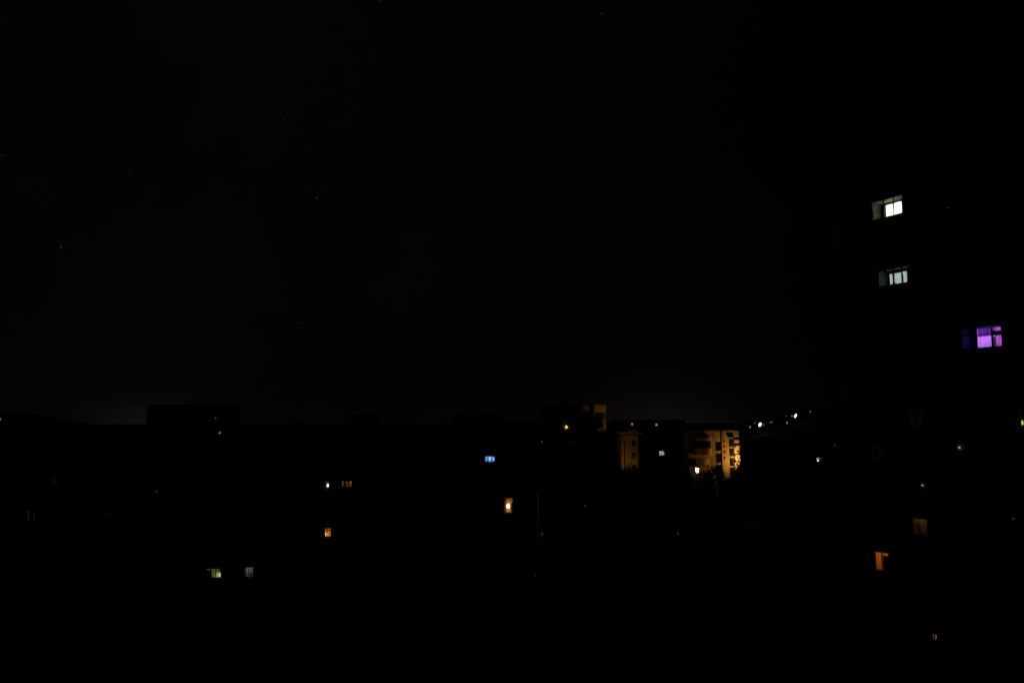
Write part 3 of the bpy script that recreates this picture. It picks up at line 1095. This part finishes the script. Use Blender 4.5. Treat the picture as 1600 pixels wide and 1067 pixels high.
hill_lamp('second brightest lamp, orange-white, high on the right hill', 1243, 649.4, (1.0, 0.62, 0.32), 2.4, 0.58, 1.2, tilt=.45)
hill_lamp('faint lamp highest and furthest right on the hill', 1266, 643.2, WHITE, 0.10, 0.45)
hill_lamp('dim red lamp on the slope above the greenish window', 1304.8, 695.5, (0.9, 0.12, 0.1), 0.14, 0.2, .32, y0=170, y1=400)
hill_lamp('grey lamp cut by the left edge of the picture', 0.2, 655, WHITE, 0.09, 0.5, 1.0, group=None or 'lamps scattered along the dark hill', y0=420, y1=560)


# ------------------------------------------------------------------ trees
def tree_meshes(seed, H, spread, n_leaf):
    r = random.Random(seed)
    tb = MB()
    tb.tube([(0, 0, -.5), (0.05, 0.02, H * .25), (-.1, .1, H * .5), (.05, 0, H * .85)], [H * .022, H * .017, H * .012, H * .003], 8)
    clumps = []
    for i in range(22):
        t = .28 + .66 * i / 21
        a = i * 2.4 + r.uniform(-.4, .4)
        rad = spread * math.sin(math.pi * min(1, (t - .12) / .9)) ** .7 * r.uniform(.45, 1.0)
        e = Vector((rad * math.cos(a), rad * math.sin(a), H * t + r.uniform(-.4, .6)))
        s = Vector((0, 0, H * (t - .16)))
        mid = (s + e) / 2 + Vector((0, 0, .3))
        tb.tube([s, mid, e], [H * .006, H * .004, .02], 5)
        clumps.append((e, spread * r.uniform(.3, .5)))
    clumps.append((Vector((0, 0, H * .93)), spread * .4))
    cb = MB()
    for i in range(n_leaf):
        c, cr = r.choice(clumps)
        d = Vector((r.gauss(0, 1), r.gauss(0, 1), r.gauss(0, .8)))
        d = d.normalized() * cr * r.random() ** .45
        p = c + d
        n = Vector((r.gauss(0, 1), r.gauss(0, 1), r.gauss(0, 1) + .5)).normalized()
        u = n.orthogonal().normalized()
        w = n.cross(u)
        s = r.uniform(.13, .27)
        cb.quad(p - u * s, p - w * s * .55, p + u * s, p + w * s * .55)
    return tb.mesh('trunk', M['bark']), cb.mesh('crown', M['leaf'])


TM = [tree_meshes(11, 15, 4.2, 7500), tree_meshes(23, 15, 3.4, 6500), tree_meshes(37, 15, 5.0, 8500)]


def tree(label, px, py_top, Y, kind=0, wscale=1.0, group='dark trees among the blocks'):
    top = at(px, py_top, Y)
    gz = g(top.x, top.y)
    k = (top.z - gz) / 15.2
    root = link('tree', None)
    root.location = (top.x, top.y, gz)
    root.rotation_euler = (0, 0, rng.random() * 6.28)
    tag(root, label, 'tree', group)
    t = link('trunk', TM[kind][0], root)
    c = link('crown', TM[kind][1], root)
    for o in (t, c):
        o.scale = (k * wscale, k * wscale, k)
    return root


tree('tall slim poplar rising over the roof above the white lamp', 459, 648, 152, 1, .42)
tree('tall slim poplar at the right end of the amber window block', 634, 648, 152, 1, .36)
tree('tall slim poplar behind the roof above the tall orange window', 783, 650, 156, 1, .34)
tree('black tree hiding the lower left of the amber-lit brown block', 917, 645, 192, 2, .62)
tree('black tree cutting across the lit corner of the brown block', 929, 648, 196, 1, .72)
tree('dark tree right of the brown block, below its lit corner', 955, 678, 190, 0, .6)
tree('dark tree covering the left foot of the narrow ochre house', 957, 728, 152, 1, .8)
tree('dark tree covering the right foot of the narrow ochre house', 992, 733, 150, 0, .9)
tree('dark tree under the small white window of the dark block', 1028, 735, 148, 2, .8)
tree('dark tree left of the bright white window at the foot of the ochre house', 1072, 738, 148, 1, .9)
tree('dark tree between the bright white window and the lit pier of the ochre house', 1116, 729, 152, 0, .75)
tree('dark tree just right of the bright white window of the ochre house', 1100, 741, 146, 2, .6)
tree('dark tree at the lower right of the lit ochre house', 1143, 743, 150, 1, .8)
tree('dark tree right of the ochre house, in front of its street lamp', 1172, 690, 160, 2, .62)
tree('dark tree on the slope beyond the right corner of the ochre house', 1212, 700, 175, 1, .9)
tree('dark tree in front of the tower at the slope below the hill lamps', 1296, 726, 130, 0, .9)

# ------------------------------------------------------------------ stars
star_data = [
    (4, 243, .7, 'star at the left edge of the picture'),
    (95, 386, 1.8, 'brightest star, low on the left of the sky'),
    (202, 272, .35, 'faint star between the left edge and the middle stars'),
    (444, 186, .35, 'faint star alone in the upper left middle of the sky'),
    (495, 310, 1.4, 'lower star of the close pair left of centre'),
    (504, 293, .45, 'upper star of the close pair left of centre'),
    (593, 1.5, .9, 'star at the very top edge left of centre'),
    (940, 22, 1.2, 'star near the top edge right of centre'),
    (467, 505, .45, 'lowest star, over the middle blocks'),
]
for (px, py, s, lab) in star_data:
    p = at(px, py, 9000)
    b_ = MB()
    b_.ball((0, 0, 0), 5.2, seg=6, rings=4)
    o = b_.build('star', emis((0.9, 0.95, 1.0), 0.065 * s), None, True)
    o.location = p
    tag(o, lab, 'star', 'stars in the night sky')
